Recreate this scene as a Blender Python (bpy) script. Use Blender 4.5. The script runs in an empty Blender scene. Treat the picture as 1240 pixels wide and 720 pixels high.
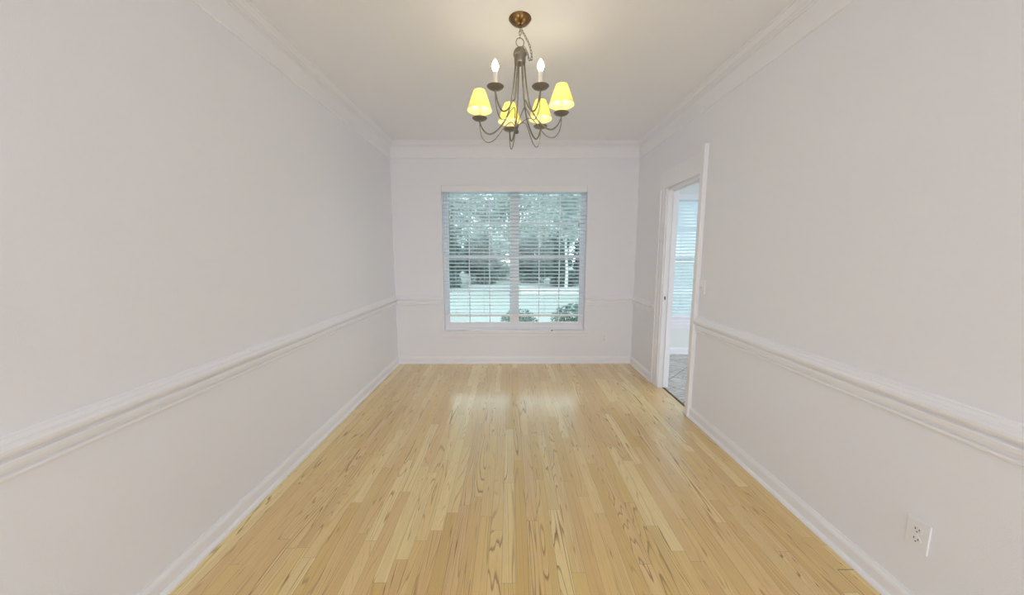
import bpy, bmesh, math, random
from mathutils import Vector, Matrix
random.seed(7)
PI = math.pi
C = bpy.context.scene.collection

# room dimensions (metres); the camera stands at x=0, y=0
XL, XR, YB, H = -1.450, 1.569, 4.293, 2.74
YR = -2.6                      # rear end of the room, behind the camera
WT = 0.10                      # partition thickness
YN = 4.703                     # window wall of the adjoining room
NX = 4.3                       # far side of the adjoining room
GZ = -0.35                     # garden level

# ------------------------------------------------------------------ materials
def new_mat(name):
    m = bpy.data.materials.new(name); m.use_nodes = True
    nt = m.node_tree; nt.nodes.clear()
    out = nt.nodes.new('ShaderNodeOutputMaterial')
    return m, nt, out

def simple(name, col, rough=.5, metal=0, spec=.5, bump=0, bscale=200, vary=0):
    m, nt, out = new_mat(name)
    b = nt.nodes.new('ShaderNodeBsdfPrincipled')
    b.inputs['Base Color'].default_value = (*col, 1)
    b.inputs['Roughness'].default_value = rough
    b.inputs['Metallic'].default_value = metal
    b.inputs['Specular IOR Level'].default_value = spec
    nt.links.new(b.outputs[0], out.inputs[0])
    if bump or vary:
        tc = nt.nodes.new('ShaderNodeTexCoord')
        n = nt.nodes.new('ShaderNodeTexNoise'); n.inputs['Scale'].default_value = bscale
        n.inputs['Detail'].default_value = 3
        nt.links.new(tc.outputs['Object'], n.inputs['Vector'])
        if bump:
            bp = nt.nodes.new('ShaderNodeBump'); bp.inputs['Strength'].default_value = bump
            bp.inputs['Distance'].default_value = .002
            nt.links.new(n.outputs['Fac'], bp.inputs['Height'])
            nt.links.new(bp.outputs[0], b.inputs['Normal'])
        if vary:
            mx = nt.nodes.new('ShaderNodeMix'); mx.data_type = 'RGBA'
            mx.inputs['A'].default_value = (*[c * (1 - vary) for c in col], 1)
            mx.inputs['B'].default_value = (*[min(1, c * (1 + vary)) for c in col], 1)
            nt.links.new(n.outputs['Fac'], mx.inputs['Factor'])
            nt.links.new(mx.outputs['Result'], b.inputs['Base Color'])
    return m

class N:
    """tiny helper for math node graphs"""
    def __init__(s, nt): s.nt = nt
    def _in(s, sock, v):
        if isinstance(v, (int, float)): sock.default_value = v
        else: s.nt.links.new(v, sock)
    def m(s, op, a, b=None, c=None):
        n = s.nt.nodes.new('ShaderNodeMath'); n.operation = op
        s._in(n.inputs[0], a)
        if b is not None: s._in(n.inputs[1], b)
        if c is not None: s._in(n.inputs[2], c)
        return n.outputs[0]
    def vec(s, x, y, z):
        n = s.nt.nodes.new('ShaderNodeCombineXYZ')
        for i, v in enumerate((x, y, z)): s._in(n.inputs[i], v)
        return n.outputs[0]
    def white(s, v):
        n = s.nt.nodes.new('ShaderNodeTexWhiteNoise'); n.noise_dimensions = '3D'
        s.nt.links.new(v, n.inputs['Vector'])
        sp = s.nt.nodes.new('ShaderNodeSeparateColor'); s.nt.links.new(n.outputs['Color'], sp.inputs[0])
        return sp.outputs
    def noise(s, v, scale=1, detail=2, rough=.5, dist=0):
        n = s.nt.nodes.new('ShaderNodeTexNoise')
        n.inputs['Scale'].default_value = scale; n.inputs['Detail'].default_value = detail
        n.inputs['Roughness'].default_value = rough; n.inputs['Distortion'].default_value = dist
        s.nt.links.new(v, n.inputs['Vector']); return n.outputs['Fac']
    def step(s, v, lo, hi):
        n = s.nt.nodes.new('ShaderNodeMapRange'); n.interpolation_type = 'SMOOTHSTEP'
        s._in(n.inputs['Value'], v)
        n.inputs['From Min'].default_value = lo; n.inputs['From Max'].default_value = hi
        return n.outputs['Result']
    def mix(s, f, a, b):
        n = s.nt.nodes.new('ShaderNodeMix'); n.data_type = 'RGBA'
        s._in(n.inputs['Factor'], f)
        for k, v in (('A', a), ('B', b)):
            if isinstance(v, tuple): n.inputs[k].default_value = (*v, 1)
            else: s.nt.links.new(v, n.inputs[k])
        return n.outputs['Result']

def oak_floor():
    m, nt, out = new_mat('oak_strip_floor'); g = N(nt)
    tc = nt.nodes.new('ShaderNodeTexCoord')
    sp = nt.nodes.new('ShaderNodeSeparateXYZ'); nt.links.new(tc.outputs['Object'], sp.inputs[0])
    x, y = sp.outputs[0], sp.outputs[1]
    W = .062
    u = g.m('DIVIDE', g.m('ADD', x, 10.02), W)
    iu = g.m('FLOOR', u); fu = g.m('FRACT', u)
    r = g.white(g.vec(iu, 3.3, 1.7))
    L = g.m('ADD', g.m('MULTIPLY', r[0], .35), .62)
    v = g.m('DIVIDE', g.m('ADD', y, g.m('ADD', g.m('MULTIPLY', r[1], 9), 20)), L)
    iv = g.m('FLOOR', v); fv = g.m('FRACT', v)
    q = g.white(g.vec(iu, iv, 9.1)); q2 = g.white(g.vec(iv, iu, 4.7))
    # cathedral grain = contour lines of a stretched noise field, new for every strip
    gv = g.vec(g.m('ADD', g.m('MULTIPLY', x, 14), g.m('MULTIPLY', q[0], 91)),
               g.m('ADD', g.m('MULTIPLY', y, .62), g.m('MULTIPLY', q[1], 57)), g.m('MULTIPLY', q[2], 40))
    f = g.noise(gv, 1, 1.2, .4, .25)
    jit = g.noise(g.vec(g.m('MULTIPLY', x, 130), g.m('MULTIPLY', y, 4), q[2]), 1, 2)
    f = g.m('ADD', g.m('ADD', f, g.m('MULTIPLY', jit, .012)), g.m('MULTIPLY', x, g.m('MULTIPLY', g.m('SUBTRACT', q2[0], .35), 6.5)))
    ring = g.m('FRACT', g.m('MULTIPLY', f, g.m('ADD', g.m('MULTIPLY', q2[0], 16), 15)))
    line = g.m('MULTIPLY', g.step(ring, .70, .91), g.m('SUBTRACT', 1, g.step(ring, .93, .99)))
    amt = g.m('ADD', g.m('MULTIPLY', g.m('POWER', q2[1], 1.1), .75), .32)
    patch = g.noise(g.vec(g.m('MULTIPLY', x, 14), g.m('MULTIPLY', y, 2.2), q[0]), 1, 2)
    line = g.m('MULTIPLY', g.m('MULTIPLY', line, amt), g.m('ADD', g.m('MULTIPLY', g.step(patch, .25, .6), .75), .25))
    pore = g.noise(g.vec(g.m('MULTIPLY', x, 520), g.m('MULTIPLY', y, 16), q[1]), 1, 2, .6)
    pores = g.m('MULTIPLY', g.step(pore, .50, .72), .42)
    c1 = g.mix(q[0], (.830, .612, .222), (.690, .460, .125))
    c2 = g.mix(g.m('MULTIPLY', q2[2], .75), c1, (.755, .500, .212))
    c3 = g.mix(g.m('MULTIPLY', g.step(q[2], .62, .90), .8), c2, (.900, .730, .330))
    col = g.mix(pores, c3, (.57, .38, .105))
    col = g.mix(line, col, (.27, .135, .03))
    pale = g.m('MULTIPLY', g.m('MULTIPLY', g.step(ring, .0, .10), g.m('SUBTRACT', 1, g.step(ring, .12, .4))), g.m('MULTIPLY', amt, .35))
    col = g.mix(pale, col, (.84, .65, .36))
    # joints
    du = g.m('MULTIPLY', g.m('MINIMUM', fu, g.m('SUBTRACT', 1, fu)), W)
    dv = g.m('MULTIPLY', g.m('MINIMUM', fv, g.m('SUBTRACT', 1, fv)), L)
    gap = g.m('SUBTRACT', 1, g.step(g.m('MINIMUM', du, dv), .0003, .0016))
    col = g.mix(g.m('MULTIPLY', gap, .42), col, (.11, .05, .02))
    j1 = g.m('MULTIPLY', g.m('LESS_THAN', g.m('ABSOLUTE', g.m('SUBTRACT', y, 1.356)), .0022), g.m('GREATER_THAN', x, 1.466))
    j2 = g.m('MULTIPLY', g.m('LESS_THAN', g.m('ABSOLUTE', g.m('SUBTRACT', x, 1.4665)), .0016), g.m('LESS_THAN', y, 1.356))
    col = g.mix(g.m('MULTIPLY', g.m('MAXIMUM', j1, j2), .75), col, (.12, .055, .02))
    b = nt.nodes.new('ShaderNodeBsdfPrincipled')
    nt.links.new(col, b.inputs['Base Color'])
    rg = g.m('ADD', g.m('MULTIPLY', jit, .08), .29)
    nt.links.new(rg, b.inputs['Roughness'])
    b.inputs['Specular IOR Level'].default_value = .75
    b.inputs['Coat Weight'].default_value = 1.0; b.inputs['Coat IOR'].default_value = 1.75; b.inputs['Coat Roughness'].default_value = .21
    bp = nt.nodes.new('ShaderNodeBump'); bp.inputs['Strength'].default_value = .12; bp.inputs['Distance'].default_value = .001
    nt.links.new(g.m('SUBTRACT', 1, g.m('ADD', g.m('MULTIPLY', gap, .8), g.m('MULTIPLY', line, .25))), bp.inputs['Height'])
    nt.links.new(bp.outputs[0], b.inputs['Normal'])
    nt.links.new(b.outputs[0], out.inputs[0])
    return m

def stone_tile():
    m, nt, out = new_mat('slate_tile'); g = N(nt)
    tc = nt.nodes.new('ShaderNodeTexCoord')
    sp = nt.nodes.new('ShaderNodeSeparateXYZ'); nt.links.new(tc.outputs['Object'], sp.inputs[0])
    x, y = sp.outputs[0], sp.outputs[1]
    a = g.m('DIVIDE', g.m('ADD', g.m('SUBTRACT', x, y), 21.678), .46)       # diagonal tiling
    c = g.m('DIVIDE', g.m('ADD', g.m('ADD', x, y), 20.10), .46)
    fa, fc = g.m('FRACT', a), g.m('FRACT', c)
    q = g.white(g.vec(g.m('FLOOR', a), g.m('FLOOR', c), 2.2))
    nv = g.vec(g.m('ADD', g.m('MULTIPLY', x, 3.5), g.m('MULTIPLY', q[0], 30)), g.m('ADD', g.m('MULTIPLY', y, 8), g.m('MULTIPLY', q[1], 30)), q[2])
    n1 = g.noise(nv, 1, 6, .65, 1.4)
    vein = g.m('SUBTRACT', 1, g.step(g.m('ABSOLUTE', g.m('SUBTRACT', n1, .5)), .0, .035))
    col = g.mix(n1, (.42, .40, .375), (.74, .71, .675))
    col = g.mix(g.m('MULTIPLY', q[0], .35), col, (.42, .40, .38))
    col = g.mix(g.m('MULTIPLY', vein, .65), col, (.13, .125, .13))
    e = g.m('MINIMUM', g.m('MINIMUM', fa, g.m('SUBTRACT', 1, fa)), g.m('MINIMUM', fc, g.m('SUBTRACT', 1, fc)))
    col = g.mix(g.m('SUBTRACT', 1, g.step(e, .008, .02)), col, (.16, .155, .15))
    b = nt.nodes.new('ShaderNodeBsdfPrincipled'); b.inputs['Roughness'].default_value = .35
    nt.links.new(col, b.inputs['Base Color']); nt.links.new(b.outputs[0], out.inputs[0])
    return m

def glass_mat():
    m, nt, out = new_mat('tinted_window_glass')
    t = nt.nodes.new('ShaderNodeBsdfTransparent'); t.inputs[0].default_value = (.86, .955, .965, 1)
    gl = nt.nodes.new('ShaderNodeBsdfGlossy'); gl.inputs['Roughness'].default_value = .02
    fr = nt.nodes.new('ShaderNodeFresnel'); fr.inputs[0].default_value = 1.45
    mx = nt.nodes.new('ShaderNodeMixShader')
    nt.links.new(fr.outputs[0], mx.inputs[0]); nt.links.new(t.outputs[0], mx.inputs[1]); nt.links.new(gl.outputs[0], mx.inputs[2])
    nt.links.new(mx.outputs[0], out.inputs[0])
    return m

def thin_mat(name, col, trans, tcol=None, rough=.7):
    """thin sheet: diffuse reflection plus diffuse transmission"""
    m, nt, out = new_mat(name)
    d = nt.nodes.new('ShaderNodeBsdfDiffuse'); d.inputs[0].default_value = (*col, 1)
    t = nt.nodes.new('ShaderNodeBsdfTranslucent'); t.inputs[0].default_value = (*(tcol or col), 1)
    mx = nt.nodes.new('ShaderNodeMixShader'); mx.inputs[0].default_value = trans
    nt.links.new(d.outputs[0], mx.inputs[1]); nt.links.new(t.outputs[0], mx.inputs[2])
    nt.links.new(mx.outputs[0], out.inputs[0])
    return m

def emit_mat(name, col, s):
    m, nt, out = new_mat(name)
    e = nt.nodes.new('ShaderNodeEmission'); e.inputs[0].default_value = (*col, 1); e.inputs[1].default_value = s
    nt.links.new(e.outputs[0], out.inputs[0]); return m

def lawn_mat():
    m, nt, out = new_mat('pale_lawn'); g = N(nt)
    tc = nt.nodes.new('ShaderNodeTexCoord')
    n1 = g.noise(tc.outputs['Object'], .35, 3); n2 = g.noise(tc.outputs['Object'], 9, 3)
    col = g.mix(n1, (.27, .29, .275), (.38, .395, .385))
    col = g.mix(g.m('MULTIPLY', n2, .4), col, (.22, .26, .225))
    b = nt.nodes.new('ShaderNodeBsdfDiffuse'); nt.links.new(col, b.inputs[0]); nt.links.new(b.outputs[0], out.inputs[0])
    return m

M = dict(
    wall=simple('warm_white_wall_paint', (.836, .850, .906), .75, spec=.2, bump=.25, bscale=260),
    ceil=simple('white_ceiling_paint', (.880, .888, .928), .85, spec=.1, bump=.2, bscale=300),
    trim=simple('white_trim_paint', (.862, .870, .915), .38, spec=.4),
    nook=simple('cool_white_wall_paint', (.80, .83, .82), .75, spec=.2),
    floor=oak_floor(), tile=stone_tile(), glass=glass_mat(),
    vinyl=simple('white_vinyl', (.86, .86, .90), .35),
    slat=thin_mat('white_blind_slat', (.90, .945, .965), .60),
    cord=simple('white_cord', (.80, .82, .82), .7),
    wand=simple('grey_clear_wand', (.42, .46, .47), .25),
    bronze=simple('antique_bronze', (.235, .145, .07), .30, metal=.9),
    brass=simple('brushed_antique_brass', (.255, .23, .19), .40, metal=.7, vary=.25, bscale=60),
    sleeve=simple('ivory_candle_sleeve', (.84, .80, .70), .5),
    shade=thin_mat('yellow_fabric_shade', (.93, .87, .48), .52, (.96, .90, .42)),
    bulb=emit_mat('lit_bulb_glass', (1.0, .89, .68), 42),
    plate=simple('white_plastic', (.835, .845, .89), .35),
    dark=simple('dark_slot', (.06, .055, .05), .6),
    steel=simple('dark_steel', (.12, .12, .12), .4, metal=.8),
    gapm=simple('dark_threshold_strip', (.13, .09, .06), .6),
    bark=simple('grey_bark', (.16, .135, .11), .9, bump=.8, bscale=18, vary=.3),
    palebark=simple('pale_bark', (.60, .58, .54), .9, vary=.15, bscale=10),
    lawn=lawn_mat(),
    drive=simple('pale_concrete', (.52, .52, .50), .85, vary=.08, bscale=3),
    bounce_slab=simple('white_bounce_slab', (.80, .79, .79), .85, vary=.05, bscale=2),  # bright colour for the added slab that bounces daylight indoors
    siding=simple('outer_siding', (.62, .60, .57), .8),
)
def leaf_mat(name, a, b, tr=.35):
    m, nt, out = new_mat(name); g = N(nt)
    oi = nt.nodes.new('ShaderNodeNewGeometry')
    c = g.mix(oi.outputs['Random Per Island'], a, b)
    d = nt.nodes.new('ShaderNodeBsdfDiffuse'); nt.links.new(c, d.inputs[0])
    t = nt.nodes.new('ShaderNodeBsdfTranslucent'); nt.links.new(c, t.inputs[0])
    mx = nt.nodes.new('ShaderNodeMixShader'); mx.inputs[0].default_value = tr
    nt.links.new(d.outputs[0], mx.inputs[1]); nt.links.new(t.outputs[0], mx.inputs[2])
    nt.links.new(mx.outputs[0], out.inputs[0]); return m
M['leaf_dark'] = leaf_mat('dark_leaves', (.065, .115, .105), (.18, .24, .215))
M['leaf_mid'] = leaf_mat('mid_green_leaves', (.31, .37, .35), (.50, .545, .52))
M['leaf_bush'] = leaf_mat('bush_leaves', (.09, .15, .12), (.27, .33, .29))

# ------------------------------------------------------------------ mesh helpers
def obj(name, bm, mat, parent=None, smooth=False):
    bmesh.ops.recalc_face_normals(bm, faces=bm.faces)
    me = bpy.data.meshes.new(name); bm.to_mesh(me); bm.free()
    mats = mat if isinstance(mat, (list, tuple)) else [mat]
    for q in mats: me.materials.append(q)
    if smooth:
        for f in me.polygons: f.use_smooth = True
        try: me.set_sharp_from_angle(angle=math.radians(40))
        except Exception: pass
    o = bpy.data.objects.new(name, me); C.objects.link(o)
    if parent:
        o.parent = parent
        o.matrix_parent_inverse = Matrix.Identity(4)
        o.location = -world_loc(parent)
    return o

def world_loc(o):
    v = Vector(o.location)
    while o.parent:
        o = o.parent; v += Vector(o.location)
    return v

def box(bm, x0, x1, y0, y1, z0, z1, bev=0):
    r = bmesh.ops.create_cube(bm, size=1)
    vs = r['verts']
    for v in vs:
        v.co = Vector(((x0 + x1) / 2 + v.co.x * (x1 - x0), (y0 + y1) / 2 + v.co.y * (y1 - y0), (z0 + z1) / 2 + v.co.z * (z1 - z0)))
    if bev:
        es = list({e for v in vs for e in v.link_edges})
        bmesh.ops.bevel(bm, geom=es, offset=bev, segments=2, affect='EDGES', profile=.5)
    return bm

def BX(*a, **k): return box(bmesh.new(), *a, **k)

def tube(bm, pts, r, seg=8, caps=True):
    pts = [Vector(p) for p in pts]; n = len(pts)
    rs = r if isinstance(r, (list, tuple)) else [r] * n
    t0 = (pts[1] - pts[0]).normalized()
    up = Vector((0, 0, 1)) if abs(t0.z) < .9 else Vector((1, 0, 0))
    nrm = (up - t0 * up.dot(t0)).normalized()
    rings = []
    for i, p in enumerate(pts):
        t = ((pts[min(i + 1, n - 1)] - pts[max(i - 1, 0)])).normalized()
        nrm = (nrm - t * nrm.dot(t)).normalized(); b = t.cross(nrm)
        rings.append([bm.verts.new(p + (nrm * math.cos(2 * PI * k / seg) + b * math.sin(2 * PI * k / seg)) * rs[i]) for k in range(seg)])
    for i in range(n - 1):
        for k in range(seg):
            bm.faces.new((rings[i][k], rings[i][(k + 1) % seg], rings[i + 1][(k + 1) % seg], rings[i + 1][k]))
    if caps:
        bm.faces.new(rings[0][::-1]); bm.faces.new(rings[-1])
    return bm

def lathe(bm, prof, c, seg=32, close=False):
    """prof: list of (radius, z); c: centre offset"""
    c = Vector(c); rings = []
    for r, z in prof:
        if r < 1e-6: rings.append([bm.verts.new(c + Vector((0, 0, z)))])
        else: rings.append([bm.verts.new(c + Vector((r * math.cos(2 * PI * k / seg), r * math.sin(2 * PI * k / seg), z))) for k in range(seg)])
    pairs = list(zip(rings[:-1], rings[1:])) + ([(rings[-1], rings[0])] if close else [])
    for a, b in pairs:
        for k in range(seg):
            k2 = (k + 1) % seg
            if len(a) == 1 and len(b) == 1: continue
            if len(a) == 1: bm.faces.new((a[0], b[k2], b[k]))
            elif len(b) == 1: bm.faces.new((a[k], a[k2], b[0]))
            else: bm.faces.new((a[k], a[k2], b[k2], b[k]))
    return bm

def spline(pts, n=10):
    """Catmull-Rom through the points"""
    P = [Vector(p) for p in pts]; P = [P[0] * 2 - P[1]] + P + [P[-1] * 2 - P[-2]]
    out = []
    for i in range(1, len(P) - 2):
        a, b, c, d = P[i - 1:i + 3]
        for k in range(n):
            t = k / n
            out.append(.5 * ((2 * b) + (c - a) * t + (2 * a - 5 * b + 4 * c - d) * t * t + (3 * b - a - 3 * c + d) * t ** 3))
    out.append(P[-2]); return out

def slab(cuts_a, cuts_b, holes, lo, hi, axis):
    """solid wall slab with rectangular holes as one welded mesh. axis 'x' : slab spans lo..hi in x, a=y, b=z ; 'y': a=x, b=z"""
    bm = bmesh.new(); na, nb = len(cuts_a) - 1, len(cuts_b) - 1
    V = {}
    def v(i, j, s):
        if (i, j, s) not in V:
            a, b, d = cuts_a[i], cuts_b[j], (lo, hi)[s]
            V[i, j, s] = bm.verts.new((d, a, b) if axis == 'x' else (a, d, b))
        return V[i, j, s]
    solid = lambda i, j: 0 <= i < na and 0 <= j < nb and (i, j) not in holes
    for i in range(na):
        for j in range(nb):
            if not solid(i, j): continue
            for s in (0, 1): bm.faces.new((v(i, j, s), v(i + 1, j, s), v(i + 1, j + 1, s), v(i, j + 1, s)))
            if not solid(i - 1, j): bm.faces.new((v(i, j, 0), v(i, j + 1, 0), v(i, j + 1, 1), v(i, j, 1)))
            if not solid(i + 1, j): bm.faces.new((v(i + 1, j, 0), v(i + 1, j + 1, 0), v(i + 1, j + 1, 1), v(i + 1, j, 1)))
            if not solid(i, j - 1): bm.faces.new((v(i, j, 0), v(i + 1, j, 0), v(i + 1, j, 1), v(i, j, 1)))
            if not solid(i, j + 1): bm.faces.new((v(i, j + 1, 0), v(i + 1, j + 1, 0), v(i + 1, j + 1, 1), v(i, j + 1, 1)))
    return bm

def sweep(prof, path):
    """prof: closed polygon (out, z). path: list of (point, outward 2D vector scaled for mitre)"""
    bm = bmesh.new(); rings = []
    for (px, py), (ox, oy) in path:
        rings.append([bm.verts.new((px + ox * d, py + oy * d, z)) for d, z in prof])
    n = len(prof)
    for a, b in zip(rings[:-1], rings[1:]):
        for k in range(n): bm.faces.new((a[k], a[(k + 1) % n], b[(k + 1) % n], b[k]))
    bm.faces.new(rings[0]); bm.faces.new(rings[-1][::-1])
    return bm

def empty(name, loc):
    o = bpy.data.objects.new(name, None); C.objects.link(o); o.location = loc; o.empty_display_size = .1
    return o

def struct(name, bm, mat, parent=None, smooth=False):
    o = obj(name, bm, mat, parent, smooth)
    if not parent: o['kind'] = 'structure'
    return o

def tag(o, label, cat, group=None):
    o['label'] = label; o['category'] = cat
    if group: o['group'] = group
    return o

# ------------------------------------------------------------------ shell
WIN = (-.842, .950, .428, 2.232)                 # window opening x0,x1,z0,z1
NWIN = (2.06, 2.96, .455, 2.200)                 # window of the adjoining room
DY0, DY1, DZ = 2.86, 3.475, 2.045                # doorway

struct('floor', BX(XL - .12, XR + .055, YR, YB + .14, -.06, 0), M['floor'])
struct('floor_tiled', BX(XR + .0555, NX, .7, YN + .12, -.06, 0), M['tile'])
struct('ceiling', BX(XL - .12, NX, YR, YN + .12, H, H + .10), M['ceil'])
struct('wall_left', BX(XL - .12, XL, YR, YB, 0, H), M['wall'])
struct('wall_right', slab([YR, DY0, DY1, YB], [0, DZ, H], {(1, 0)}, XR, XR + WT, 'x'), M['wall'])
struct('wall_back', slab([XL - .12, WIN[0], WIN[1], XR + WT], [0, WIN[2] - .025, WIN[3], H], {(1, 1)}, YB, YB + .14, 'y'), M['wall'])
struct('wall_nook_back', slab([XR + WT, NWIN[0], NWIN[1], NX], [0, NWIN[2] - .03, NWIN[3], H], {(1, 1)}, YN, YN + .12, 'y'), M['nook'])
struct('wall_nook_left', BX(XR, XR + WT, YB + .14, YN + .12, 0, H), M['nook'])
struct('wall_nook_front', BX(XR + WT, NX, .6, .7, 0, H), M['nook'])
# rear of the dining room: unseen opening, made this wide to let daylight in
struct('wall_front', slab([XL - .12, XL + .12, XR - .12, XR + WT], [0, .03, H - .16, H], {(1, 1)}, YR - .1, YR, 'y'), M['wall'])

struct('wall_nook_right', slab([.6, 1.0, 4.1, YN + .12], [0, .15, 2.4, H], {(1, 1)}, NX, NX + .1, 'x'), M['nook'])  # unseen wall added to cut the nook's daylight; opening sized for brightness
# --- baseboards (with shoe moulding)
BASE = [(0, 0), (.030, 0), (.029, .010), (.023, .018), (.015, .022), (.015, .066), (.012, .076), (.006, .084), (.004, .092), (0, .092)]
struct('baseboard_left', sweep(BASE, [((XL, YR), (1, 0)), ((XL, YB), (1, -1))]), M['trim'])
struct('baseboard_back', sweep(BASE, [((XL, YB), (1, -1)), ((XR, YB), (-1, -1))]), M['trim'])
struct('baseboard_right', sweep(BASE, [((XR, YR), (-1, 0)), ((XR, DY0 - .058), (-1, 0))]), M['trim'])
struct('baseboard_corner', sweep(BASE, [((XR, YB), (-1, -1)), ((XR, DY1 + .155), (-1, 0))]), M['trim'])
struct('baseboard_nook', sweep(BASE, [((XR + WT, YN), (1, -1)), ((NX, YN), (0, -1))]), M['trim'])
# --- chair rails
RAIL = [(0, .757), (.010, .757), (.013, .764), (.012, .771), (.003, .775), (.003, .781), (.017, .786), (.020, .796), (.021, .808), (.019, .814),
        (.009, .818), (.009, .824), (.023, .827), (.031, .833), (.035, .842), (.035, .852), (.031, .860), (.024, .864), (.023, .868), (.017, .873), (.012, .879), (.011, .884), (.006, .888), (0, .889)]
struct('trim_1', sweep(RAIL, [((XL, YR), (1, 0)), ((XL, YB), (1, -1))]), M['trim'])
struct('trim_2', sweep(RAIL, [((XL, YB), (1, -1)), ((WIN[0] - .002, YB), (0, -1))]), M['trim'])
struct('trim_3', sweep(RAIL, [((WIN[1] + .002, YB), (0, -1)), ((XR, YB), (-1, -1))]), M['trim'])
struct('trim_4', sweep(RAIL, [((XR, YB), (-1, -1)), ((XR, DY1 + .185), (-1, 0))]), M['trim'])
struct('trim_5', sweep(RAIL, [((XR, DY0 - .058), (-1, 0)), ((XR, YR), (-1, 0))]), M['trim'])
# --- crown with flat frieze band under it
CROWN = [(0, 2.545), (.006, 2.545), (.009, 2.549), (.009, 2.556), (.005, 2.560), (.005, 2.676), (.012, 2.678), (.015, 2.683), (.008, 2.687), (.018, 2.691), (.022, 2.697), (.015, 2.701),
         (.029, 2.707), (.038, 2.716), (.050, 2.724), (.053, 2.728), (.052, 2.731), (.060, 2.733), (.062, 2.739), (0, 2.739)]
struct('trim_6', sweep(CROWN, [((XL, YR), (1, 0)), ((XL, YB), (1, -1))]), M['trim'])
struct('trim_7', sweep(CROWN, [((XL, YB), (1, -1)), ((XR, YB), (-1, -1))]), M['trim'])
struct('trim_8', sweep(CROWN, [((XR, YB), (-1, -1)), ((XR, YR), (-1, 0))]), M['trim'])

# --- doorway casing in the right wall
d = empty('door_1', (XR, (DY0 + DY1) / 2, 0)); d['kind'] = 'structure'
bm = bmesh.new()
box(bm, XR - .030, XR, DY0 - .058, DY0 + .002, 0, 2.268, .004); box(bm, XR - .036, XR - .028, DY0 - .058, DY0 - .040, 0, 2.268, .003)
obj('casing', bm, M['trim'], d)
bm = bmesh.new()
box(bm, XR - .018, XR, DY1 + .004, DY1 + .155, 0, 2.06, .003); box(bm, XR - .026, XR - .017, DY1 + .115, DY1 + .155, 0, 2.06, .003)
box(bm, XR - .022, XR - .017, DY1 + .055, DY1 + .065, 0, 2.06, .002)
obj('casing', bm, M['trim'], d)
obj('header_board', BX(XR - .026, XR, DY0 + .003, DY1 + .135, 2.05, 2.222, .003), M['trim'], d)
bm = bmesh.new()
box(bm, XR - .004, XR + WT + .004, DY1 - .012, DY1 + .004, 0, DZ); box(bm, XR + .045, XR + .058, DY1 - .023, DY1 - .012, 0, DZ - .02)
obj('jamb', bm, M['trim'], d)
obj('jamb', BX(XR - .004, XR + WT + .004, DY0 - .002, DY0 + .006, 0, DZ), M['trim'], d)
bm = bmesh.new()
box(bm, XR - .004, XR + WT + .004, DY0 + .004, DY1 - .012, DZ - .014, DZ + .004); box(bm, XR + .045, XR + .058, DY0 + .004, DY1 - .02, DZ - .03, DZ - .014)
obj('head_jamb', bm, M['trim'], d)
sp_ = obj('strike_plate', BX(XR + .005, XR + .034, DY1 - .0145, DY1 - .0115, .925, .985, .001), M['plate'], d)
obj('latch_hole', BX(XR + .010, XR + .024, DY1 - .0155, DY1 - .014, .940, .972, .0004), M['dark'], sp_)
struct('trim_9', BX(XR + .045, XR + .064, DY0 + .006, DY1 - .012, -.002, .006, .002), M['gapm'])

# ------------------------------------------------------------------ windows
def window(name, x0, x1, z0, z1, yin, depth, units, meet, wall_mat):
    root = empty(name, ((x0 + x1) / 2, yin, z0)); root['kind'] = 'structure'
    y0, y1 = yin + depth - .055, yin + depth         # frame depth range
    FW = .028
    bm = bmesh.new()
    box(bm, x0, x0 + FW, y0, y1, z0, z1); box(bm, x1 - FW, x1, y0, y1, z0, z1)
    box(bm, x0 + FW, x1 - FW, y0, y1, z1 - FW, z1); box(bm, x0 + FW, x1 - FW, y0, y1, z0, z0 + .045)
    xs = [x0 + FW]
    if units == 2:
        mc = (x0 + x1) / 2; box(bm, mc - .026, mc + .026, y0 - .004, y1, z0 + .045, z1 - FW)
        spans = [(x0 + FW, mc - .026), (mc + .026, x1 - FW)]
    else: spans = [(x0 + FW, x1 - FW)]
    obj('window_frame', bm, M['vinyl'], root)
    for a, b in spans:
        for lower in (True, False):
            za, zb = (z0 + .045, meet + .022) if lower else (meet - .022, z1 - FW)
            ya, yb_ = (y0 + .004, y0 + .026) if lower else (y0 + .028, y0 + .050)
            S = .033
            rb = .052 if lower else .040; rt = .040 if lower else .033
            bm = bmesh.new()
            box(bm, a, a + S, ya, yb_, za, zb); box(bm, b - S, b, ya, yb_, za, zb)
            box(bm, a + S, b - S, ya, yb_, za, za + rb); box(bm, a + S, b - S, ya, yb_, zb - rt, zb)
            sash = obj('sash', bm, M['vinyl'], root)
            ym = (ya + yb_) / 2
            obj('pane', BX(a + S, b - S, ym - .002, ym + .002, za + rb, zb - rt), M['glass'], sash)
            bm = bmesh.new(); w = b - a - 2 * S
            for k in (1, 2):
                xm = a + S + w * k / 3; box(bm, xm - .006, xm + .006, ym - .006, ym + .006, za + rb, zb - rt)
            zm = (za + rb + zb - rt) / 2
            for k in range(3):
                g0 = a + S + w * k / 3 + (.006 if k else 0); g1 = a + S + w * (k + 1) / 3 - (.006 if k < 2 else 0)
                box(bm, g0, g1, ym - .006, ym + .006, zm - .006, zm + .006)
            obj('muntin', bm, M['vinyl'], sash)
    return root

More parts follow.
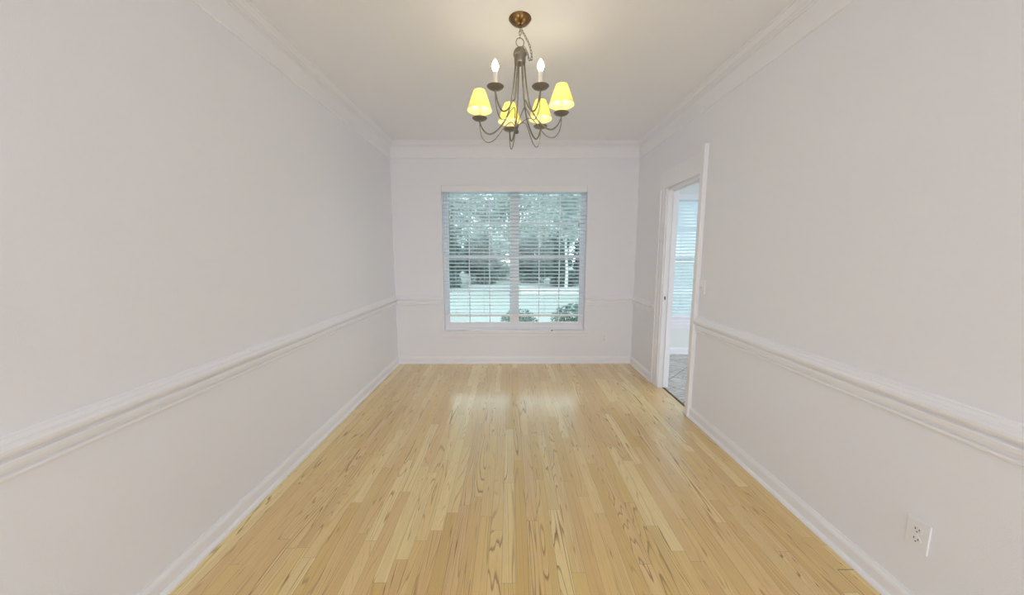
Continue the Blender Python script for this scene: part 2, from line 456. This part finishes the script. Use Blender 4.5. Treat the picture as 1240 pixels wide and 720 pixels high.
w1 = window('window_1', WIN[0], WIN[1], WIN[2], WIN[3], YB, .135, 2, 1.370, None)
struct('trim_10', BX(WIN[0] - .048, WIN[1] + .062, YB - .042, YB + .079, WIN[2] - .024, WIN[2] - .0005, .005), M['trim'])   # stool
struct('trim_11', sweep([(0, .352), (.012, .352), (.016, .358), (.016, .392), (.020, .397), (.020, .4035), (0, .4035)],
       [((WIN[0] - .028, YB), (0, -1)), ((WIN[1] + .040, YB), (0, -1))]), M['trim'])                                       # apron
w2 = window('window_2', NWIN[0], NWIN[1], NWIN[2], NWIN[3], YN, .115, 1, 1.33, None)
struct('trim_12', BX(NWIN[0] - .05, NWIN[1] + .05, YN - .045, YN + .059, NWIN[2] - .03, NWIN[2] - .0005, .005), M['trim'])
struct('trim_13', BX(NWIN[0] - .03, NWIN[1] + .03, YN - .016, YN, NWIN[2] - .092, NWIN[2] - .031, .003), M['trim'])

def slats_bm(x0, x1, yc, zs, tilt, wdt=.050, wave=0):
    bm = bmesh.new(); nx = 9 if wave else 1
    for z in zs:
        rows = []
        for i in range(nx + 1):
            x = x0 + (x1 - x0) * i / nx
            t = tilt + (wave * math.sin(i * 1.7 + z * 9) if wave else 0)
            ct, st = math.cos(t), math.sin(t); ring = []
            for k, s in enumerate((-.5, -.2, .2, .5)):
                cz = .0016 * (1 - (2 * s) ** 2)
                ring.append((x, s * wdt, cz + .0013))
            for s in (.5, .2, -.2, -.5):
                cz = .0016 * (1 - (2 * s) ** 2)
                ring.append((x, s * wdt, cz - .0013))
            rows.append([bm.verts.new((q[0], yc + q[1] * ct + q[2] * st, z - q[1] * st + q[2] * ct)) for q in ring])
        for a, b in zip(rows[:-1], rows[1:]):
            for k in range(8): bm.faces.new((a[k], a[(k + 1) % 8], b[(k + 1) % 8], b[k]))
        bm.faces.new(rows[0]); bm.faces.new(rows[-1][::-1])
    return bm

def blind(name, x0, x1, yc, ztop, zbot, tilt, ladders, wand_x, wand_len, cord_x, cord_len, wave=0, pitch=.0452, val=True):
    root = empty(name, ((x0 + x1) / 2, yc, zbot))
    obj('valance', BX(x0 - .001, x1 + .001, yc - .040, yc - .031, ztop - .075, ztop, .002), M['wallval'], root)
    obj('headrail', BX(x0 + .004, x1 - .004, yc - .028, yc + .026, ztop - .045, ztop - .002), M['vinyl'], root)
    zs = []; z = ztop - .082
    while z > zbot + .045: zs.append(z); z -= pitch
    obj('slats', slats_bm(x0 + .004, x1 - .004, yc, zs, tilt, .050, wave), M['slat'], root)
    obj('bottom_rail', BX(x0 + .004, x1 - .004, yc - .026, yc + .026, zbot, zbot + .022, .004), M['vinyl'], root)
    for lx in ladders:
        bm = bmesh.new()
        for yy in (-.027, .027): tube(bm, [(lx, yc + yy, zbot + .02), (lx, yc + yy, ztop - .045)], .0011, 5)
        obj('ladder_cord', bm, M['cord'], root)
    bm = tube(bmesh.new(), [(wand_x, yc - .034, ztop - .06), (wand_x - .004, yc - .036, ztop - .09), (wand_x - .010, yc - .036, ztop - .09 - wand_len)], [.003, .0038, .0046], 8)
    obj('tilt_wand', bm, M['wand'], root, True)
    if cord_x is not None:
        bm = bmesh.new()
        for k in (0, .012): tube(bm, [(cord_x + k, yc - .034, ztop - .06), (cord_x + k * .6, yc - .036, ztop - .2), (cord_x + .004 + k * .3, yc - .036, ztop - cord_len)], .0014, 6)
        lc = obj('lift_cord', bm, M['cord'], root)
        obj('tassel', lathe(bmesh.new(), [(0, .0), (.003, 0), (.008, -.022), (.009, -.036), (.006, -.042), (0, -.042)], (cord_x + .005, yc - .036, ztop - cord_len + .004), 12), M['wand'], lc, True)
    return root

M['wallval'] = M['trim']
b1 = blind('window_blind', WIN[0] + .006, WIN[1] - .006, YB + .040, WIN[3] - .001, .612, math.radians(15),
           [-.69, -.33, .05, .44, .86], -.742, .62, .846, .45)
tag(b1, 'wide white slatted blind with slats open over the double window of the dining room', 'blind')
b2 = blind('window_blind', NWIN[0] + .006, NWIN[1] - .006, YN + .030, NWIN[3] - .001, .520, math.radians(50),
           [2.22, 2.51, 2.80], 2.245, .52, None, 0, wave=.07, pitch=.0440)
tag(b2, 'white slatted blind with nearly closed slats in the tiled room beyond the doorway', 'blind')
# spare rod lying on the window stool
bm = BX(-.565, .525, YB - .028, YB - .004, WIN[2] - .0005, WIN[2] + .014, .003)
bo = tag(obj('blind_rod', bm, M['vinyl']), 'long thin white rod lying on the sill of the double window', 'rod')
obj('end_cap', BX(.525, .543, YB - .027, YB - .005, WIN[2], WIN[2] + .013, .003), M['steel'], bo)

# ------------------------------------------------------------------ electrical plates
def plate_frame(origin, u, n):
    """matrix taking local (u across, v up, w out) to world"""
    u, n = Vector(u), Vector(n); v = Vector((0, 0, 1))
    m = Matrix((( u.x, v.x, n.x), (u.y, v.y, n.y), (u.z, v.z, n.z))).to_4x4(); m.translation = origin
    return m
def local(bm, m): bmesh.ops.transform(bm, matrix=m, verts=bm.verts); return bm

def outlet(center, u, n, label):
    m = plate_frame(Vector(center), u, n)
    root = tag(empty('wall_outlet', center), label, 'outlet', 'duplex outlets low on the walls')
    obj('cover_plate', local(BX(-.037, .037, -.060, .060, 0, .0065, .003), m), M['plate'], root)
    for s in (1, -1):
        bm = bmesh.new()
        pr = [(.0165 * math.cos(a) , max(-.0135, min(.0135, .0165 * math.sin(a))) ) for a in [2 * PI * k / 28 for k in range(28)]]
        lo = [bm.verts.new((p[0], p[1] + s * .0195, .005)) for p in pr]; hi = [bm.verts.new((p[0] * .96, p[1] * .96 + s * .0195, .0085)) for p in pr]
        for k in range(28): bm.faces.new((lo[k], lo[(k + 1) % 28], hi[(k + 1) % 28], hi[k]))
        bm.faces.new(hi)
        rc = obj('receptacle', local(bm, m), M['plate'], root)
        for sx, hh in ((-.0065, .0042), (.0065, .0034)):
            obj('slot', local(BX(sx - .0014, sx + .0014, s * .0195 + .003 - hh, s * .0195 + .003 + hh, .0080, .0089), m), M['dark'], rc)
        obj('ground_hole', local(lathe(bmesh.new(), [(0, .0080), (.0026, .0080), (.0026, .0089), (0, .0089)], (0, s * .0195 - .008, 0), 12), m), M['dark'], rc)
    obj('screw', local(lathe(bmesh.new(), [(0, .0060), (.0032, .0060), (.0030, .0075), (0, .0080)], (0, 0, 0), 12), m), M['sleeve'], root)
    return root
outlet((XR, 1.178, .333), (0, -1, 0), (-1, 0, 0), 'white duplex outlet low on the right wall close to the camera')
outlet((1.209, YB, .335), (1, 0, 0), (0, -1, 0), 'small white duplex outlet on the back wall right of the window')

ctr = (XR, 2.762, 1.138)
m = plate_frame(Vector(ctr), (0, -1, 0), (-1, 0, 0))
sw = tag(empty('light_switch', ctr), 'white light switch on the right wall beside the doorway', 'switch')
obj('cover_plate', local(BX(-.039, .039, -.058, .058, 0, .0065, .003), m), M['plate'], sw)
obj('switch_bezel', local(BX(-.008, .008, -.015, .015, .0055, .0078, .001), m), M['plate'], sw)
bm = BX(-.0048, .0048, -.009, .009, .006, .020, .0015)
bmesh.ops.rotate(bm, verts=bm.verts, cent=(0, 0, .006), matrix=Matrix.Rotation(math.radians(28), 3, 'X'))
obj('toggle', local(bm, m), M['plate'], sw)
for s in (1, -1):
    obj('screw', local(lathe(bmesh.new(), [(0, .0060), (.003, .0060), (.0028, .0072), (0, .0076)], (0, s * .030, 0), 12), m), M['sleeve'], sw)

# ------------------------------------------------------------------ chandelier
AX, AY = .058, 2.140
ch = tag(empty('chandelier', (AX, AY, H)), 'antique brass six-arm chandelier with four lit yellow shades hanging from the ceiling', 'chandelier')
can = obj('canopy', lathe(bmesh.new(), [(0, 0), (.064, 0), (.065, -.003), (.062, -.007), (.058, -.012), (.048, -.022), (.034, -.030), (.018, -.034), (.012, -.036), (0, -.036)], (AX, AY, H), 40), M['bronze'], ch, True)
bm = lathe(bmesh.new(), [(0, -.034), (.006, -.034), (.009, -.040), (.007, -.047), (0, -.049)], (AX, AY, H), 16)
obj('canopy_loop', bm, M['bronze'], can, True)
def link(c, ln, wd, r, ang, tilt=Vector((0, 0, 1))):
    """one oval chain link, long axis along tilt"""
    z = tilt.normalized(); x = Vector((math.cos(ang), math.sin(ang), 0)); x = (x - z * x.dot(z)).normalized()
    bm = bmesh.new(); seg = 22; P = []
    for k in range(seg + 1):
        a = 2 * PI * k / seg
        P.append(Vector(c) + x * (wd / 2 * math.cos(a)) + z * (ln / 2 * math.sin(a)))
    return tube(bm, P, r, 6, caps=False)
zc = H - .049
for k in range(3):
    obj('chain_link', link((AX, AY, zc - .010 - .017 * k), .026, .015, .0018, 0 if k % 2 else PI / 2), M['brass'], ch, True)
RB = 2.584                                             # top of the bell-shaped hub
obj('hanging_ring', link((AX, AY, RB + .030), .050, .046, .0026, .15), M['brass'], ch, True)
# slack chain hanging from the canopy at the right of the ring
sl = spline([(AX + .004, AY, H - .050), (AX + .026, AY - .006, 2.650), (AX + .056, AY - .010, 2.590), (AX + .068, AY - .010, 2.525), (AX + .056, AY - .008, 2.512), (AX + .044, AY - .004, 2.552), (AX + .016, AY, 2.604)], 60)
acc = 0; cnt = 0; last = sl[0]
for i in range(1, len(sl)):
    acc += (sl[i] - sl[i - 1]).length
    if acc > .0165:
        acc = 0; t = sl[i] - last
        obj('chain_link', link((sl[i] + last) / 2, t.length + .0075, .0115, .0014, .4 + (PI / 2 if cnt % 2 else 0), t), M['brass'], ch, True)
        last = sl[i]; cnt += 1
obj('hub', lathe(bmesh.new(), [(0, 2.592), (.005, 2.592), (.006, 2.586), (.017, 2.584), (.028, 2.577), (.036, 2.566), (.0395, 2.553), (.039, 2.545), (.033, 2.540), (.0325, 2.534), (.034, 2.530), (.033, 2.505), (.030, 2.500), (0, 2.499)], (AX, AY, 0), 32), M['brass'], ch, True)
KX, KZ = -.018, 2.130                                  # bottom finial hangs slightly off the axis
fin = obj('finial', lathe(bmesh.new(), [(0, .030), (.007, .030), (.009, .020), (.008, .012), (.005, .008), (.010, .002), (.0125, -.006), (.010, -.014), (0, -.019)], (AX + KX, AY, KZ), 20), M['steel'], ch, True)
# (radius, angle in degrees, height of the drip pan, shade?)
ARMS = [(.262, -121, 2.262, False), (.250, -66, 2.262, False), (.247, 168, 2.208, True), (.250, 5, 2.228, True), (.252, 104, 2.214, True), (.250, 56, 2.218, True)]
for R, deg, zd, shaded in ARMS:
    a = math.radians(deg); e = Vector((math.cos(a), math.sin(a), 0)); O = Vector((AX, AY, 0))
    k = R / .25
    P = lambda r, z: O + e * (r * k) + Vector((0, 0, z))
    main = spline([P(.027, 2.502), P(.030, 2.46), P(.039, 2.38), P(.055, 2.29), P(.080, zd + .005), P(.118, zd - .045), P(.160, zd - .078), P(.196, zd - .083), P(.228, zd - .058), P(.2475, zd - .020), P(.25, zd - .003)], 8)
    arm = obj('arm', tube(bmesh.new(), main, .0046, 8), M['brass'], ch, True)
    kn = O + Vector((KX, 0, KZ + .022))
    wire = spline([P(.25, zd - .006), P(.249, zd - .05), P(.236, zd - .100), P(.205, zd - .130), P(.165, zd - .124), P(.128, zd - .090), P(.090, zd - .045), P(.055, zd - .026), kn + e * .022 + Vector((0, 0, .020)), kn + e * .007], 8)
    obj('scroll_wire', tube(bmesh.new(), wire, .0028, 7), M['brass'], arm, True)
    c = P(.25, zd)
    obj('drip_pan', lathe(bmesh.new(), [(0, -.006), (.010, -.006), (.024, -.002), (.038, .004), (.0455, .012), (.0445, .013), (.036, .008), (.022, .003), (0, .002)], c, 32), M['brass'], arm, True)
    hc = .082
    obj('candle_sleeve', lathe(bmesh.new(), [(0, .001), (.0115, .001), (.0115, hc), (.0095, hc + .002), (0, hc + .002)], c, 20), M['sleeve'], arm, True)
    bl = [(0, .001), (.007, .001), (.011, .008), (.0165, .020), (.0175, .028), (.0150, .040), (.0095, .052), (.004, .061), (0, .064)]
    obj('bulb', lathe(bmesh.new(), [(r, z + hc) for r, z in bl], c, 20), M['bulb'], arm, True)
    if shaded:
        zb, zt = .054, .168
        prof = [(.0755, zb), (.0345, zt), (.0333, zt), (.0742, zb)]
        obj('lamp_shade', lathe(bmesh.new(), prof, c, 40, close=True), M['shade'], arm, True)

# ------------------------------------------------------------------ outdoors
struct('ground', BX(-60, 60, -40, 70, GZ - .2, GZ), M['lawn'])
struct('bounce_slab', BX(-14, 14, -16, YR - .1, GZ, GZ + .05), M['bounce_slab'])  # unseen pale slab added behind the room to bounce daylight onto its ceiling
struct('path', BX(.5, 16, 15.2, 18.3, GZ, GZ + .012), M['drive'])
struct('outer_wall', slab([XL - .12, XR + WT], [GZ, 0], set(), YB + .02, YB + .14, 'y'), M['siding'])

def leaves(bm, c, rad, n, size, hollow=.55):
    for _ in range(n):
        while True:
            p = Vector((random.uniform(-1, 1), random.uniform(-1, 1), random.uniform(-1, 1)))
            if hollow < p.length < 1: break
        p = Vector((c[0] + p.x * rad[0], c[1] + p.y * rad[1], c[2] + p.z * rad[2]))
        u = Vector((random.gauss(0, 1), random.gauss(0, 1), random.gauss(0, 1))).normalized()
        w = u.orthogonal().normalized(); s = size * random.uniform(.6, 1.3)
        bm.faces.new([bm.verts.new(p + u * s), bm.verts.new(p + w * s * .45), bm.verts.new(p - u * s), bm.verts.new(p - w * s * .45)])
    return bm

def tree_proto(h, cr, tr, leafm, barkm, n, low):
    root = empty('tree', (0, 0, 0))
    pts = [(0, 0, 0), (.05, .02, h * .2), (-.04, .05, h * .4), (.05, 0, h * .62)]
    bm = tube(bmesh.new(), spline(pts, 5), [tr * (1 - .5 * i / 15) for i in range(16)], 10)
    for k in range(5):
        a = k * 1.9; z = h * (.36 + .05 * k)
        tube(bm, spline([(0, 0, z), (math.cos(a) * cr * .3, math.sin(a) * cr * .3, z + h * .1), (math.cos(a) * cr * .62, math.sin(a) * cr * .62, z + h * .2)], 4), [tr * .4 * (1 - .07 * i) for i in range(9)], 6)
    obj('trunk', bm, barkm, root, True)
    bm = bmesh.new()
    for k in range(12):
        a = k * 2.4; rr = cr * .55 * math.sqrt((k + .5) / 12); z = low + (h - low) * (.12 + .70 * random.random())
        q = cr * random.uniform(.42, .6)
        leaves(bm, (math.cos(a) * rr, math.sin(a) * rr, z), (q, q, q * .9), n // 12, .14, .35)
    obj('crown', bm, leafm, root)
    return root
def copy_tree(o):
    r = o.copy(); C.objects.link(r)
    for c in o.children:
        d2 = c.copy(); C.objects.link(d2); d2.parent = r
    return r
protos = {'dark': tree_proto(3.3, 1.25, .09, M['leaf_dark'], M['bark'], 3600, -.1),
          'soft': tree_proto(3.2, 1.3, .09, M['leaf_mid'], M['bark'], 3000, -.1),
          'mid': tree_proto(9.0, 3.0, .20, M['leaf_mid'], M['bark'], 6000, 1.2),
          'pale': tree_proto(7.5, 2.0, .11, M['leaf_mid'], M['palebark'], 2600, 3.0)}
used = set()
TREES = [('soft', -1.1, 23.6, .0, 1.0, 'low pale green tree behind the lawn just left of the window mullion'),
         ('dark', -3.5, 18.6, .0, 1.0, 'dark green tree at the back of the lawn, by the left edge of the window'),
         ('dark', -2.0, 20.8, 1.1, .95, 'smaller dark green tree at the back of the lawn in the left window half'),
         ('dark', 2.5, 18.9, 2.1, 1.0, 'dark green tree behind the pale path in the right half of the window'),
         ('dark', 1.1, 22.0, .6, .95, 'dark green tree behind the pale path just right of the window mullion'),
         ('dark', 4.55, 20.2, 3.6, .92, 'dark green tree behind the pale path at the right edge of the window'),
         ('mid', -4.5, 27.0, .4, 1.0, 'tall pale green tree at the upper left corner of the window'),
         ('mid', .3, 28.6, 1.7, .97, 'tall pale green tree behind the middle of the window'),
         ('mid', 6.2, 27.0, 2.6, 1.0, 'tall pale green tree at the upper right corner of the window'),
         ('mid', 3.4, 36.0, 3.3, 1.15, 'farthest pale green tree, seen through the right half of the window'),
         ('mid', -3.3, 41.0, 4.2, 1.15, 'farthest pale green tree, seen through the left half of the window'),
         ('pale', 2.56, 15.6, .2, .7, 'slender pale-barked tree standing by the path in the right half of the window')]
for kind, x, y, rz, s, lab in TREES:
    o = protos[kind] if kind not in used else copy_tree(protos[kind]); used.add(kind)
    o.location = (x, y, GZ); o.rotation_euler = (0, 0, rz); o.scale = (s, s, s)
    tag(o, lab, 'tree', 'trees beyond the lawn')

def bush_proto():
    root = empty('shrub', (0, 0, 0))
    bm = bmesh.new()
    for k in range(7):
        a = k * .9; tube(bm, spline([(0, 0, 0), (math.cos(a) * .12, math.sin(a) * .12, .35), (math.cos(a) * .26, math.sin(a) * .26, .7)], 4), .010, 6)
    obj('stem', bm, M['bark'], root)
    obj('foliage', leaves(leaves(bmesh.new(), (0, 0, .52), (.50, .46, .42), 1500, .040, .5), (.1, -.05, .35), (.42, .4, .34), 700, .04, .3), M['leaf_bush'], root)
    return root
bp = bush_proto()
for i, (x, y, rz, s, lab) in enumerate([(1.16, 6.0, 0, .95, 'leafy shrub outside the window below the rightmost panes'),
                                        (.16, 6.25, 1.4, .80, 'leafy shrub outside the window just right of the mullion')]):
    o = bp if i == 0 else copy_tree(bp)
    o.location = (x, y, GZ); o.rotation_euler = (0, 0, rz); o.scale = (s, s, s)
    tag(o, lab, 'shrub', 'shrubs under the window')

# ------------------------------------------------------------------ daylight
wd = bpy.data.worlds.new('overcast'); bpy.context.scene.world = wd; wd.use_nodes = True
nt = wd.node_tree; nt.nodes.clear(); g = N(nt)
out = nt.nodes.new('ShaderNodeOutputWorld'); bg = nt.nodes.new('ShaderNodeBackground')
tc = nt.nodes.new('ShaderNodeTexCoord'); sp = nt.nodes.new('ShaderNodeSeparateXYZ'); nt.links.new(tc.outputs['Generated'], sp.inputs[0])
col = g.mix(g.step(sp.outputs[2], -.05, .7), (.975, .98, 1.0), (.92, .96, 1.0))
nt.links.new(col, bg.inputs[0]); bg.inputs[1].default_value = 2.85
nt.links.new(bg.outputs[0], out.inputs[0])

# ------------------------------------------------------------------ camera
cam = bpy.data.cameras.new('camera'); co = bpy.data.objects.new('camera', cam); C.objects.link(co)
cam.sensor_width = 36; cam.lens = 413.12 / 1240 * 36; cam.clip_start = .02
co.location = (0, 0, 1.4003)
co.rotation_euler = (PI / 2 - .1256, 0, -.0055)
S = bpy.context.scene
S.camera = co
S.view_settings.view_transform = 'Standard'; S.view_settings.look = 'None'
S.view_settings.exposure = 0.24; S.view_settings.gamma = 1; S.view_settings.use_curve_mapping = False
S.cycles.max_bounces = 16; S.cycles.diffuse_bounces = 12; S.cycles.transparent_max_bounces = 24
S.cycles.sample_clamp_indirect = 6
